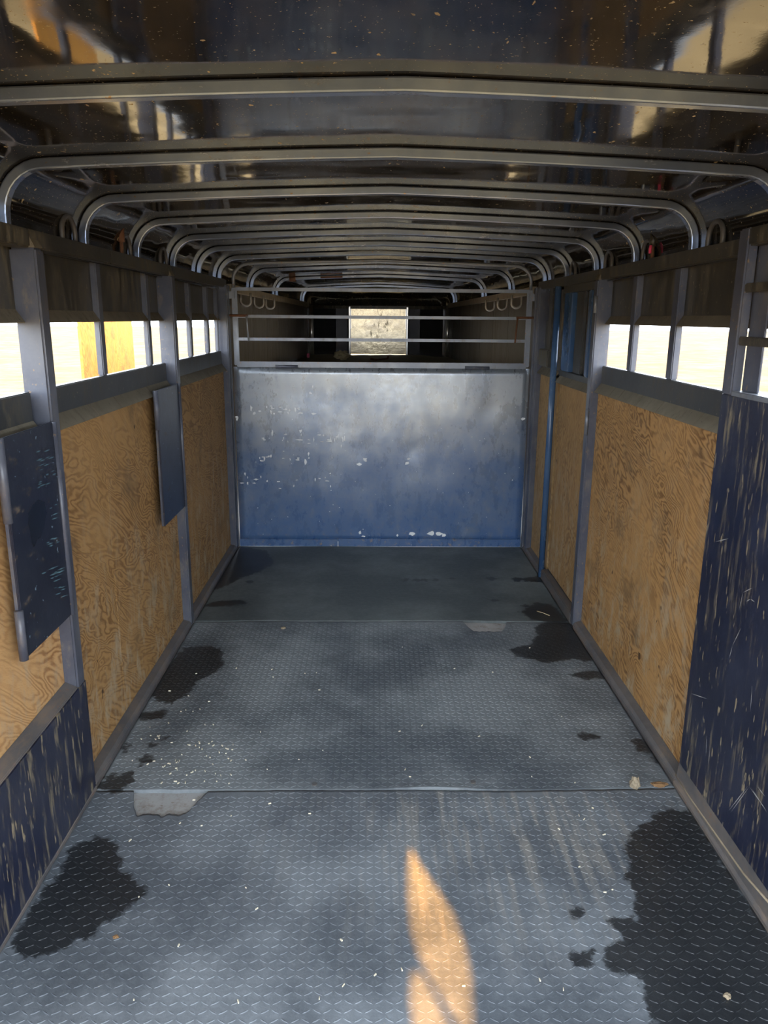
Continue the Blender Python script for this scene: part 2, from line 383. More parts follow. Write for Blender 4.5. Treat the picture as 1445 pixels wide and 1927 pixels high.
MB().sweep([(.42, YF+.375, 1.1), (.42, YF+.375, 1.72)], rsec(.03, .035, .006), (1, 0, 0)).build('nose_strip', CHROME, wfo)
MB().sweep([(x, y-.02, 1.715) for x, y in plan], [(-.018, -.01), (.018, -.01), (.018, .01), (-.018, .01)], (0, 0, 1)).build('nose_rail', BLACK, wfo)
for x in (-.745, .89):
    MB().tube([(x, YF-.03, 1.1), (x, YF-.03, 1.72)], .028, 14).build('corner_post', CHROME, wfo, smooth=True)
# domed cap between the nose rail and the roof
last = bow(9.3, .015, 1.78); idx = range(2, len(last)-2); L = [last[i] for i in idx]; K = len(L)
def planat(t):
    t *= len(plan)-1; i = min(int(t), len(plan)-2); q = t-i; return (plan[i][0]+(plan[i+1][0]-plan[i][0])*q, plan[i][1]+(plan[i+1][1]-plan[i][1])*q)
mb = MB(); NS = 8; vs = []; fs = []
for s_ in range(NS+1):
    t = s_/NS; th = t*math.pi/2
    for i, p in enumerate(L):
        q = planat(min(1, max(0, (p[0]-L[0][0])/(L[-1][0]-L[0][0]))));
        vs.append((p[0]*(1-t)+q[0]*t, p[1]+(q[1]-p[1])*math.sin(th), 1.73+(p[2]-1.73)*math.cos(th)))
for j in range(NS):
    for i in range(K-1): fs.append((j*K+i, j*K+i+1, (j+1)*K+i+1, (j+1)*K+i))
mb.add(vs, fs).build('nose_cap', ROOF, ceil, smooth=True)

# ---------------------------------------------------------------- side walls
WALL = {}
for side, nm in ((-1, 'wall_left'), (1, 'wall_right')):
    mb = MB()
    bx(side, SKIN, SKIN+.004, Y0, YG, -.06, 1.37, mb); bx(side, SKIN, SKIN+.004, Y0, YG, 1.567, RAILZ, mb)
    if side < 0: pass
    yy = [YG, 5.6, 6.2, 6.8, 7.4, 8.0, 8.6, 9.2, YF]
    for a, b in zip(yy[:-1], yy[1:]):
        xa_, xb_ = taper(dx(side, .03), a), taper(dx(side, .03), b)
        zl = 1.18 if 5.55 < a < 6.75 else -.06          # low unseen openings added behind the gate to light the front compartment
        mb.add([(xa_, a, zl), (xb_, b, zl), (xb_, b, RAILZ+dz(b)), (xa_, a, RAILZ+dz(a))], [(0, 1, 2, 3)])
    o = mb.build(nm, BLACK if side < 0 else BLACK); o['kind'] = 'structure'; WALL[side] = o
    # neck wall lining: panels with upright seams
    for a, b in zip(yy[:-1], yy[1:]):
        xa_, xb_ = taper(dx(side, .02), a+.004), taper(dx(side, .02), b-.004); t = -.008*side
        zl = 1.18 if 5.55 < a < 6.75 else 0
        MB().prism([(xa_, a+.004, zl), (xa_, a+.004, RAILZ-.04+dz(a)), (xa_-t, a+.004, RAILZ-.04+dz(a)), (xa_-t, a+.004, zl)],
                   [(xb_, b-.004, zl), (xb_, b-.004, RAILZ-.04+dz(b)), (xb_-t, b-.004, RAILZ-.04+dz(b)), (xb_-t, b-.004, zl)]).build('lining_panel', NECKW, o)
    # neck rail
    MB().sweep([(taper(dx(side, .005), y), y, RAILZ-.025+dz(y)) for y in (5.30, 5.9, 6.5, 7.1, 7.7, 8.3, 8.9, 9.46)], rsec(.05, .03, .004), (0, 0, 1)).build('neck_rail', NRAIL, o)

WL, WR = WALL[-1], WALL[1]
def window_bay(side, w, y0, y1):
    pr(side, [(.073, 1.606), (.075, 1.606), (.050, 1.568), (.048, 1.570)], y0, y1).build('window_lip', DUST, w)
def band(side, w, y0, y1, cuts=3):
    bx(side, .047, SKIN, y0, y1, 1.285, 1.372).build('sill_band', BAND, w, .003)
    c = [y0] + sorted(y0+(y1-y0)*(k+random.uniform(-.25, .25))/(cuts+1) for k in range(1, cuts+1)) + [y1]
    for a, b in zip(c[:-1], c[1:]):
        pr(side, [(.047, 1.288), (.047, 1.284), (.018, 1.243), (.014, 1.245)], a+.002, b-.002).build('band_flange', DUST, w)
def post(side, w, y0, y1, z0, z1, d0=0, mat=None, gus=True):
    o = bx(side, d0, SKIN, y0, y1, z0, z1).build('post', mat or NAVY, w, .006)
    return o
def slat(side, w, y0, y1, d0=.052, mat=None, z0=1.372, z1=1.78):
    return bx(side, d0, SKIN, y0, y1, z0, z1).build('window_slat', mat or NAVY, w, .004)
def gusset(side, w, y0, y1):
    pr(side, [(0, 1.775), (.02, 1.815), (.06, 1.815), (.06, 1.775)], y0, y1).build('post_gusset', DUST, w, .002)
def trim(side, w, y0, y1):
    pr(side, [(0, -.012), (0, .018), (.012, .030), (.044, .040), (.044, -.012)], y0, y1).build('floor_angle', TRIM, w, .003)
def ply(side, w, y0, y1, z0, z1, mat, d=.042):
    return bx(side, d, d+.014, y0, y1, z0, z1).build('plywood_panel', mat, w, .0015)

# ---- left wall
P1, P2, PG = (2.285, 2.345), (3.79, 3.85), (5.17, 5.235)
for a, b in ((Y0, 2.285), (2.285, 2.972), (2.976, 3.85), (3.85, 5.25)):
    bx(-1, .012, SKIN, a, b, 1.775, RAILZ).build('top_rail', BLACK, WL, .004)
post(-1, WL, .80, .865, 0, 1.815)
for p in (P1, P2):
    post(-1, WL, p[0], p[1], 0, 1.775); gusset(-1, WL, *p)
post(-1, WL, PG[0], PG[1], 0, 1.79)
bx(-1, -.004, .05, 5.235, 5.262, 0, 1.79).build('gate_jamb', NAVY, WL, .004)
for y in (1.30, 1.80): pass
for a, b in ((1.28, 1.33), (2.915, 2.962), (3.535, 3.582), (4.34, 4.392), (4.79, 4.842), (5.10, 5.13)): slat(-1, WL, a, b)
for a, b in ((.865, 1.28), (1.33, 2.285), (2.345, 2.915), (2.962, 3.535), (3.582, 3.79), (3.85, 4.34), (4.392, 4.79), (4.842, 5.17)): window_bay(-1, WL, a, b)
band(-1, WL, .865, 2.268, 2); band(-1, WL, 2.345, 3.772, 3); band(-1, WL, 3.85, 5.155, 4)
ply(-1, WL, .865, 2.285, .40, 1.262, PLY[0]); ply(-1, WL, 2.345, 2.82, .02, 1.262, PLY[1]); ply(-1, WL, 2.822, 3.79, .02, 1.262, PLY[1]); ply(-1, WL, 3.85, 5.17, .02, 1.262, PLY[2])
# kick plate of the rear bay with a sloping top flange
bx(-1, -.002, .006, .5, 2.346, 0, .415).build('kick_plate', NAVYD, WL, .002)
pr(-1, [(0, .414), (.004, .420), (.042, .438), (.042, .428)], .5, 2.285).build('kick_flange', TRIM, WL, .002)
trim(-1, WL, 2.345, 3.79); trim(-1, WL, 3.85, 5.24)
pr(-1, [(-.004, -.012), (-.004, .012), (0, .016), (.006, -.012)], .5, 2.345).build('floor_angle', TRIM, WL)

# ---- right wall
Q0, Q1 = (2.31, 2.372), (3.79, 3.852)
bx(1, .012, SKIN, Y0, 2.372, 1.80, 1.85).build('top_rail', BLACK, WR, .004)
bx(1, .012, SKIN, 2.372, 3.82, 1.775, RAILZ).build('top_rail', BLACK, WR, .004)
bx(1, .012, SKIN, 3.82, 5.22, 1.775, RAILZ).build('top_rail', BLACK, WR, .004)
bx(1, .008, .04, Q0[0], Q0[1], 1.37, 1.85).build('post', NAVY, WR, .005)
bx(1, .040, .046, 2.212, Q0[0], 1.385, 1.80).build('post_flange', NAVY, WR, .002)
for z in (1.683, 1.532): bx(1, .014, .026, .8, 2.318, z-.013, z+.013).build('window_bar', BLACK, WR, .003)
post(1, WR, .75, .81, 0, 1.80)
bx(1, .010, .016, .5, 2.372, .085, 1.372).build('steel_panel', NAVYD, WR, .002)
bx(1, .010, .085, .3, 2.31, 1.368, 1.386).build('window_sill', STEEL, WR, .003)
pr(1, [(-.004, -.012), (-.004, .012), (.004, .02), (.010, .088), (.016, .088), (.02, -.012)], .5, 2.372).build('floor_angle', TRIM, WR, .001)
MB().tube([onX(1272, 1458, XR+.008), onX(1300, 1503, XR+.006), onX(1340, 1560, XR+.006), onX(1400, 1645, XR+.006), onX(1470, 1725, XR+.006)], .0035, 6).build('panel_fold', CLOD, WR, smooth=True)
post(1, WR, Q1[0], Q1[1], 0, 1.775); gusset(1, WR, *Q1)
MB().tube([(XR-.002, 3.80, 1.03), (XR-.002, 3.80, 1.16)], .009, 10).build('latch_pin', STEEL, WR, smooth=True)
MB().tube([(XR-.002, 3.80, 1.62), (XR-.002, 3.80, 1.70)], .008, 10).build('latch_pin', STEEL, WR, smooth=True)
for a, b in ((2.895, 2.952), (3.365, 3.42)): slat(1, WR, a, b, .048)
for a, b in ((1.0, 2.20), (2.372, 2.895), (2.952, 3.365), (3.42, 3.79)): window_bay(1, WR, a, b)
band(1, WR, 2.372, 3.775, 6)
ply(1, WR, 2.372, 3.79, .02, 1.262, PLY[3])
trim(1, WR, 2.372, 3.79); trim(1, WR, 4.63, 5.24)
# side door bay
door = bx(1, .062, .074, 3.852, 4.60, .02, 1.78).build('door_1', NECKW); door['kind'] = 'structure'
MB().tube([(XR+.004, 4.612, 0), (XR+.004, 4.612, 1.775)], .019, 14).build('door_pole', BLUEP, door, smooth=True)
ply(1, door, 3.86, 4.59, .06, 1.235, PLY[4])
bx(1, .0, .05, 3.852, 4.60, -.012, .055).build('threshold', TRIM, door, .006)
pr(1, [(.045, 1.275), (.045, 1.268), (.018, 1.225), (.012, 1.228)], 3.86, 4.59).build('door_flange', DUST, door)
bx(1, .03, .062, 3.86, 4.59, 1.268, 1.30).build('door_sill', BAND, door, .003)
bx(1, .03, .062, 3.86, 4.59, 1.735, 1.78).build('door_header', BLACK, door, .003)
bx(1, .03, .062, 4.38, 4.55, 1.30, 1.735).build('door_slat', BLUEP, door, .004)
bx(1, .045, .062, 4.18, 4.33, 1.30, 1.735).build('door_slat', BAND, door, .004)
bx(1, .025, .062, 3.965, 4.02, 1.30, 1.735).build('door_slat', BLUEP, door, .004)
bx(1, .035, .062, 3.86, 3.92, 1.30, 1.735).build('door_slat', BLACK, door, .004)
ply(1, WR, 4.633, 5.19, .02, 1.245, PLY[5])
band(1, WR, 4.633, 5.17, 1)
for a, b, d in ((4.65, 4.74, .045), (4.79, 4.85, .05), (4.90, 4.99, .04)): slat(1, WR, a, b, d, BLACK)
bx(1, .058, SKIN, 4.633, 5.2, 1.372, 1.58).build('window_cover', BAND, WR)
bx(1, .01, .05, 4.83, 5.08, 1.30, 1.405).build('strike_box', BLACK, WR, .006)
post(1, WR, 5.13, 5.20, 0, 1.79, .005); bx(1, -.004, .05, 5.215, 5.262, 0, 1.79).build('gate_jamb', NAVY, WR, .004)

# ---------------------------------------------------------------- rubber mats
STAINS = [[(185,1572),(225,1588),(232,1640),(258,1655),(274,1672),(262,1692),(225,1725),(190,1745),(185,1765),(150,1775),(115,1787),(85,1802),(60,1810),(20,1797),(20,1770),(70,1690),(110,1640),(125,1605),(150,1588)],
 [(300,1322),(280,1302),(300,1270),(345,1218),(400,1214),(415,1220),(424,1250),(395,1270),(365,1287),(350,1307),(325,1322)],
 [(262,1343),(305,1338),(303,1350),(268,1353)], [(188,1480),(205,1462),(240,1455),(246,1470),(225,1487)], [(232,1405),(240,1400),(238,1412)],
 [(958,1222),(1000,1210),(1010,1195),(1003,1182),(1030,1168),(1070,1170),(1100,1200),(1130,1242),(1060,1242),(1030,1248),(1000,1240),(970,1236)],
 [(975,1152),(1010,1133),(1040,1138),(1065,1165),(1085,1180),(1030,1172),(1000,1165)],
 [(1072,1270),(1130,1263),(1150,1274),(1100,1276)],
 [(1175,1590),(1200,1560),(1250,1522),(1300,1525),(1340,1590),(1470,1790),(1470,1960),(1230,1960),(1215,1880),(1195,1835),(1145,1820),(1126,1800),(1165,1762),(1148,1732),(1195,1722),(1180,1650)],
 [(1083,1795),(1117,1793),(1112,1816),(1088,1813)], [(1080,1716),(1091,1714),(1090,1724),(1082,1724)],
 [(440,1026),(500,1036),(518,1060),(490,1076),(455,1087),(440,1097),(405,1110),(405,1080),(425,1050)],
 [(380,1141),(400,1132),(460,1128),(463,1136),(400,1142)], [(1193,1395),(1232,1398),(1252,1418),(1205,1411)], [(1223,1428),(1255,1432),(1265,1447)],
 [(1085,1385),(1105,1381),(1120,1386),(1100,1390)], [(985,1088),(1015,1085),(1020,1095),(990,1093)],
 [(262,1430),(275,1424),(282,1432),(268,1437)]]
for (px, py, r) in [(762,1091,5),(785,1092,6),(800,1091,4),(818,1091,5),(850,1089,4),(925,1089,7),(972,1090,8),(1000,1092,6),(470,1095,6),(930,1130,5),(990,1140,5),(285,1400,5),(305,1390,3)]:
    STAINS.append([(px-r, py), (px, py-r*.35), (px+r, py), (px, py+r*.4)])
SPOLY = [[(onZ(*p, 0).x, onZ(*p, 0).y) for p in s] for s in STAINS]
def sdf(xy):
    xy = np.asarray(xy, float); best = np.full(len(xy), 9.)
    for poly in SPOLY:
        P = np.array(poly); lo = P.min(0)-.25; hi = P.max(0)+.25
        sel = np.where(((xy > lo) & (xy < hi)).all(1))[0]
        if not len(sel): continue
        q = xy[sel]; d = np.full(len(sel), 9.); ins = np.zeros(len(sel), bool)
        for a, b in zip(P, np.roll(P, -1, 0)):
            e = b-a; t = np.clip(((q-a)@e)/(e@e+1e-12), 0, 1); d = np.minimum(d, np.hypot(*(q-a-t[:, None]*e).T))
            c = ((a[1] > q[:, 1]) != (b[1] > q[:, 1]))
            with np.errstate(divide='ignore', invalid='ignore'): xx = a[0]+(q[:, 1]-a[1])*(b[0]-a[0])/(b[1]-a[1]+1e-12)
            ins ^= c & (q[:, 0] < xx)
        size = np.sqrt(np.prod(P.max(0)-P.min(0)))
        s = np.where(ins, -d, d) + (.0 if size > .15 else -.012)
        best[sel] = np.minimum(best[sel], s)
    return np.minimum(best, .3)
def set_attr(o, xy):
    me = o.data; xy = np.asarray(xy)
    a = me.attributes.new('wet', 'FLOAT', 'POINT'); a.data.foreach_set('value', sdf(xy).astype(np.float32))
    st = np.exp(-((xy[:, 0]-.45)/.55)**2)*np.clip((xy[:, 1]-1.5)/.5, 0, 1)*np.clip((2.345-xy[:, 1])/.01, 0, 1)*.75
    b = me.attributes.new('streak', 'FLOAT', 'POINT'); b.data.foreach_set('value', st.astype(np.float32))
def wob(x, s): return .006*mnoise.noise(Vector((x*3, s, 0))) + .003*mnoise.noise(Vector((x*17, s, 5)))
def notch(x, x0, x1, depth):
    if x <= x0 or x >= x1: return 0
    t = (x-x0)/(x1-x0); return depth*min(1, 5.5*min(t, 1-t))**.7*(1+.25*mnoise.noise(Vector((x*40, 2, 2))))
n1a, n1b = onZ(248, 1497, 0).x, onZ(386, 1497, 0).x; n1d = 2.34-onZ(310, 1531, 0).y
n2a, n2b = onZ(874, 1180, 0).x, onZ(956, 1180, 0).x; n2d = 3.86-onZ(915, 1189, 0).y
def matmesh(name, mat, yf, yb, z, label, lift=None, nx=260, ny=190):
    xs = np.linspace(XL+.001, XR-.004, nx); T = .012; vs = []; fs = []
    for j in range(ny):
        t = j/(ny-1)
        for x in xs:
            y = yf(x)*(1-t)+yb(x)*t; zz = z + .0025*mnoise.noise(Vector((x*1.7, y*1.7, 1)))
            if lift: zz += lift(x, y)
            vs.append((x, y, zz))
    for j in range(ny-1):
        for i in range(nx-1): a = j*nx+i; fs.append((a, a+1, a+nx+1, a+nx))
    ring = [i for i in range(nx)] + [j*nx+nx-1 for j in range(1, ny)] + [(ny-1)*nx+i for i in range(nx-2, -1, -1)] + [j*nx for j in range(ny-2, 0, -1)]
    o0 = len(vs); vs += [(vs[r][0], vs[r][1], vs[r][2]-T) for r in ring]; k = len(ring)
    fs += [(ring[i], o0+i, o0+(i+1) % k, ring[(i+1) % k]) for i in range(k)]
    me = bpy.data.meshes.new(name); me.from_pydata(vs, [], fs); me.materials.append(mat)
    o = bpy.data.objects.new(name, me); COL.objects.link(o); tag(o, label, 'floor mat', 'rubber floor mats')
    set_attr(o, [(v[0], v[1]) for v in vs]); me.polygons.foreach_set('use_smooth', [i < (nx-1)*(ny-1) for i in range(len(me.polygons))])
    return o
def edgeAB(x): return 2.338 + wob(x, 1) + (.012*max(0, (x-.75)/.3)**2 if x > .75 else 0)
def edgeBC(x): return 3.862 + wob(x, 2) + .02*mnoise.noise(Vector((x*1.3, 0, 3)))
mA = matmesh('rubber_mat', RUB_A, lambda x: .25, lambda x: edgeAB(x)-.002-notch(x, n1a, n1b, n1d), .0, 'diamond tread rubber mat with the largest wet stains and a pale torn notch')
liftB = lambda x, y: .010*math.exp(-((y-2.34)/.03)**2)*math.exp(-((x-.22)/.14)**2)
mBm = matmesh('rubber_mat', RUB_B, lambda x: edgeAB(x)+.003, lambda x: edgeBC(x)-.002-notch(x, n2a, n2b, n2d), -.001, 'pale dusty diamond tread rubber mat scattered with white shavings', liftB)
mC = matmesh('rubber_mat', RUB_C, lambda x: edgeBC(x)+.004, lambda x: 5.2565, .000, 'darker grey rubber mat lying against the blue gate', None, 200, 120)
def tread(parent, mat, y0, y1, z, yb, pitch=.036, lz=.0022, zf=None):
    vs = []; fs = []; row = 0; y = y0
    while y < y1-.012:
        x = XL+.02; k = row
        while x < XR-.02:
            if y < yb(x)-.016:
                s = 1 if k % 2 else -1; a = math.radians(30)*s; L = .0128; Wd = .0027; c, sn = math.cos(a), math.sin(a)
                zz = z + .0025*mnoise.noise(Vector((x*1.7, y*1.7, 1))) + (zf(x, y) if zf else 0); o = len(vs)
                for u, v, h in ((-L, 0, -.0003), (0, -Wd, -.0003), (L, 0, -.0003), (0, Wd, -.0003), (-L*.55, 0, lz), (L*.55, 0, lz)):
                    vs.append((x+u*c-v*sn, y+u*sn+v*c, zz+h))
                fs += [(o, o+1, o+4), (o+1, o+5, o+4), (o+1, o+2, o+5), (o+2, o+3, o+5), (o+3, o+4, o+5), (o+3, o, o+4)]
            x += pitch*.68; k += 1
        y += pitch*.68; row += 1
    me = bpy.data.meshes.new('tread_bars'); me.from_pydata(vs, [], fs); me.materials.append(mat)
    o = bpy.data.objects.new('tread_bars', me); COL.objects.link(o); o.parent = parent; o['kind'] = 'stuff'
    set_attr(o, [(v[0], v[1]) for v in vs])
tread(mA, RUB_A, .9, 2.335, .0, lambda x: edgeAB(x)-.002-notch(x, n1a, n1b, n1d), lz=.0014)
tread(mBm, RUB_B, 2.36, 3.86, -.001, lambda x: edgeBC(x)-.002-notch(x, n2a, n2b, n2d), zf=liftB, lz=.0011)

# ---------------------------------------------------------------- folding gate across the trailer
gt = empty('folding_gate', (XC, YG, 0), 'blue sheet steel gate with open grey bars above, across the trailer', 'gate')
G = Vector((XC, YG, 0))
def gp(mb, name, mat, parent=gt, bevel=.003, smooth=False): return mb.build(name, mat, parent, bevel, smooth, off=G if parent is gt else G)
xl, xr = XL+.008, XR-.006
mb = MB(); N = 44; M_ = 26; vs = []; fs = []
for j in range(M_+1):
    for i in range(N+1):
        x = xl+(xr-xl)*i/N; z = .035+(1.262-.035)*j/M_
        d = .006*mnoise.noise(Vector((x*2.1, 0, z*2.1)))
        for (cx, cz, r, a) in ((-.09, .71, .045, .006), (.28, .70, .045, .006), (.80, .98, .05, .006), (-.07, .84, .04, .004), (-.87, .95, .05, .006)):
            d += a*math.exp(-((x-cx)**2+(z-cz)**2)/r**2)
        vs.append((x, YG+d*min(1, 6*min(i/N, 1-i/N, j/M_, 1-j/M_)), z))
for j in range(M_):
    for i in range(N): a = j*(N+1)+i; fs.append((a, a+1, a+N+2, a+N+1))
mb.add(vs, fs); pan = gp(mb, 'lower_panel', GATE, smooth=True, bevel=0)
sol = pan.modifiers.new('thickness', 'SOLIDIFY'); sol.thickness = .006; sol.offset = -1
gp(MB().box(xl, -.25, YG-.012, YG+.004, 0, .052), 'base_strip', GATE); gp(MB().box(-.246, xr, YG-.010, YG+.004, 0, .056), 'base_strip', GATE)
ug, vg = XL+.035, XR-.032
gp(MB().box(ug-.018, ug+.018, YG-.014, YG+.014, 1.272, 1.775), 'stile', STEEL, bevel=.005)
gp(MB().box(vg-.018, vg+.018, YG-.014, YG+.014, 1.272, 1.775), 'stile', STEEL, bevel=.005)
for z, h in ((1.279, .038), (1.445, .020), (1.593, .020), (1.767, .022)):
    b = gp(MB().box(ug-.018 if z in (1.767,) else ug, vg+.018 if z == 1.767 else vg, YG-.012, YG+.012, z-h/2, z+h/2), 'crossbar', STEEL, bevel=.004)
ar = [(ug-.005, 1.76), (ug-.005, 1.83)]
for i in range(1, 8): t = math.pi/2*i/8; ar.append((ug+.115-.12*math.cos(t), 1.83+.10*math.sin(t)))
ar += [(ug+.13, 1.932), (XC, 1.955), (vg-.13, 1.93)]
for i in range(1, 8): t = math.pi/2*(1-i/8); ar.append((vg-.115+.12*math.cos(t), 1.83+.10*math.sin(t)))
ar += [(vg+.005, 1.83), (vg+.005, 1.76)]
gp(MB().sweep([(x, YG, z) for x, z in ar], rsec(.022, .020, .006)), 'arch', STEEL, bevel=0, smooth=True)
for a, b in ((-.66, -.51), (.62, .785)):
    h = gp(MB().tube([(a, YG-.018, 1.266), ((a+b)/2, YG-.018, 1.266), (b, YG-.018, 1.266)], .011, 12), 'hinge', NAVY, smooth=True, bevel=0)
for s, x in ((-1, ug), (1, vg)):
    zc = 1.598
    lt = gp(MB().tube([(x+s*.035, YG-.026, zc), (x-s*.02, YG-.026, zc), (x-s*.085, YG-.026, zc)], .008, 10), 'latch', RUST, smooth=True, bevel=0)
    h = gp(MB().tube([(x-s*.078, YG-.030, zc), (x-s*.082, YG-.032, zc-.05), (x-s*.088, YG-.034, zc-.165)], .006, 8), 'handle', RUST if s > 0 else STEEL, lt, smooth=True, bevel=0)
    gp(MB().box(x+s*.036, x+s*.044, YG-.045, YG-.01, zc-.05, zc+.05), 'strike', RUST)
    gp(MB().box(x-s*.004, x+s*.048, YG-.03, YG-.012, 1.705, 1.752), 'bracket', STEEL, bevel=.003)
# bare primer chips: rows of flecks left of centre, two knocks in the middle and patches at the foot
mb = MB(); rnd = random.Random(3)
def chip(px, py, rx, ry):
    c = onY(px, py, YG-.016); n = rnd.randint(6, 9); vs = []
    for i in range(n):
        t = 2*math.pi*i/n; r = rnd.uniform(.45, 1.15); vs.append((c.x+rx*r*math.cos(t), c.z+ry*r*math.sin(t)))
    k = len(mb.v)
    f = .0135
    mb.add([(x, YG-.0012, z) for x, z in vs], [tuple(range(n))])
for (x0, x1, y, nch) in ((470, 600, 772, 15), (488, 655, 828, 22), (488, 585, 862, 16), (455, 625, 908, 18)):
    for _ in range(nch):
        px = rnd.uniform(x0, x1); vert = rnd.random() < .6
        chip(px, y+rnd.gauss(0, 6), rnd.uniform(.004, .008) if vert else rnd.uniform(.008, .018), rnd.uniform(.008, .02) if vert else rnd.uniform(.004, .007))
for a in ((472,768,.011,.022),(478,778,.012,.018),(566,778,.024,.008),(590,779,.018,.01),(555,772,.008,.02),(512,815,.008,.022),(565,812,.014,.016),(564,828,.04,.006),(620,831,.03,.008),(648,826,.006,.022),(584,740,.014,.01),(588,728,.006,.012),(687,866,.018,.016),(675,874,.024,.012),(769,864,.016,.012),(766,872,.026,.016),(775,1006,.026,.014),(812,1004,.035,.02),(826,1005,.03,.018),(835,1008,.02,.012),(678,1003,.012,.018),(683,1010,.016,.008),(748,1008,.008,.014),(445,787,.012,.022),(985,789,.02,.01),(492,868,.02,.008),(575,870,.012,.026)):
    chip(*a)
for _ in range(70): chip(rnd.uniform(455, 980), rnd.uniform(760, 1010), rnd.uniform(.002, .005), rnd.uniform(.002, .006))
ch = gp(mb, 'paint_chips', CHIP, bevel=0); ch['kind'] = 'stuff'
# let the chips hug the dented sheet
for v in ch.data.vertices:
    x, z = v.co.x+XC, v.co.z; d = .006*mnoise.noise(Vector((x*2.1, 0, z*2.1)))
    for (cx, cz, r, a) in ((-.09, .71, .045, .006), (.28, .70, .045, .006), (.80, .98, .05, .006), (-.07, .84, .04, .004), (-.87, .95, .05, .006)): d += a*math.exp(-((x-cx)**2+(z-cz)**2)/r**2)
    i, j = (x-xl)/(xr-xl), (z-.035)/1.227
    v.co.y = d*min(1, 6*min(i, 1-i, j, 1-j)) - .0022 if z > .06 else -.014

# ---------------------------------------------------------------- steel cover plates beside the left posts
def cover(y0, y1, z0, z1, label, sleeves, nm):
    t = empty('cover_plate', (XL, y1, z0), label, 'steel plate'); off = (XL, y1, z0)
    MB().box(XL-.004, XL+.004, y0, y1, z0, z1).build('plate', PLATE, t, .002, off=off)
    MB().tube([(XL+.005, y1+.002, z0), (XL+.005, y1+.002, z1)], .0085, 10).build('edge_rod', NAVY, t, smooth=True, off=off)
    for a, b in sleeves:
        MB().tube([(XL, y0-.006, a), (XL, y0-.006, b)], .012, 12).build('hinge_sleeve', NAVY, t, smooth=True, off=off)
    MB().box(XL-.012, XL-.003, y0, y0+.006, z0, z1).build('folded_edge', NAVY, t, off=off)
    return t, off
t1, o1 = cover(1.955, 2.282, .672, 1.283, 'dark navy steel plate with turquoise scrapes beside the post at the kick plate', ((1.06, 1.283), (.672, .815)), 1)
cover(3.40, 3.786, .655, 1.272, 'clean dark navy steel plate high on plywood between the two left posts', ((1.10, 1.272),), 2)

# turquoise scrapes and a dark smear on the first plate, white scratches on the right-hand sheet
TURQ = simple('turquoise_scrape', (.10, .19, .23), .6); SMEAR = simple('dark_smear', (.010, .012, .018), .22); WSCR = simple('pale_scratch', (.38, .38, .36), .6)
def sliver(mb, px0, py0, px1, py1, x, wd):
    a, b = onX(px0, py0, x), onX(px1, py1, x); d = (b-a).normalized(); n = Vector((0, -d.z, d.y))*wd; m_ = (a+b)/2
    mb.add([a, m_+n, b, m_-n], [(0, 1, 2, 3)])
mb = MB(); rnd = random.Random(12)
for (cx, cy, n_, w_) in ((92, 872, 12, 22), (85, 905, 7, 18), (105, 1075, 14, 20), (120, 1110, 8, 12), (108, 960, 6, 14), (100, 1020, 6, 14), (85, 855, 6, 16)):
    for _ in range(n_):
        x_, y_ = cx+rnd.gauss(0, 9), cy+rnd.gauss(0, 11); l = rnd.uniform(.35, 1)*w_/2
        if 66 < x_-l and x_+l < 98+(y_-800)*.095: sliver(mb, x_-l, y_+l*.38, x_+l, y_-l*.38, XL+.0048, rnd.uniform(.0008, .0026))
mb.build('scrapes', TURQ, t1, off=o1)['kind'] = 'stuff'
mb = MB(); pts = [(62,950),(72,940),(84,945),(88,965),(84,985),(80,1000),(76,1012),(70,1015),(64,1030),(60,1022),(57,1000),(53,985),(54,965)]
mb.add([onX(x, y, XL+.0046) for x, y in pts], [tuple(range(len(pts)))]); mb.build('smear', SMEAR, t1, off=o1)
mb = MB()
for q in ((1408,1478,1370,1527),(1410,1480,1374,1530),(1408,1478,1442,1525),(1412,1480,1445,1532),(1404,1132,1412,1127),(1412,1127,1420,1133),(1390,1150,1398,1115),(1398,1115,1416,1106),(1345,1020,1372,1013),(1300,1305,1330,1315),(1415,1290,1412,1340),(1395,1180,1378,1215),(1378,1215,1372,1240),(1425,1480,1440,1500),(1330,1380,1328,1425),(1336,1400,1333,1440)):
    sliver(mb, *q, XR+.0094, .0013)
mb.build('scratches', WSCR, WR)['kind'] = 'stuff'

# ---------------------------------------------------------------- tie rings on the rails
def ring(x, y, z, w=.11, h=.075, r=.0085, axis='y', down=False, mat=None):
    pts = []; s = -1 if down else 1
    R = w/2
    pts.append((-R, -.01*s)); pts.append((-R, (h-R*.9)*s*.6)); 
    for i in range(0, 11):
        t = math.pi-math.pi*i/10; pts.append((R*math.cos(t), (h-R*.9)*s+R*.9*math.sin(t)*s))
    pts.append((R, (h-R*.9)*s*.6)); pts.append((R, -.01*s))
    P = [(0, a, b) if axis == 'y' else (a, 0, b) for a, b in pts]
    o = MB().sweep(P, [(r*math.cos(2*math.pi*i/10), r*math.sin(2*math.pi*i/10)) for i in range(10)], (1, 0, 0) if axis == 'y' else (0, 1, 0)).build('tie_ring', mat or RINGM, None, smooth=True)
    o.location = (x, y, z); return o
for y, lab in ((2.64, 'steel tie ring on the left rail beside the bay with the orange plywood outside'), (3.235, 'steel tie ring on the left rail beside the rusty marker lamp socket'), (3.79, 'steel tie ring on the left rail above the post with the clean navy plate')):
    tag(ring(dx(-1, .035), y, RAILZ), lab, 'tie ring', 'tie rings on the left rail')
for y, lab in ((2.60, 'steel tie ring on the right rail next to the scuffed navy panel frame'), (3.235, 'steel tie ring on the right rail beside the red-lensed marker lamp'), (3.76, 'steel tie ring on the right rail above the side door post'), (4.42, 'steel tie ring on the right rail above the side door')):
    tag(ring(dx(1, .035), y, RAILZ), lab, 'tie ring', 'tie rings on the right rail')
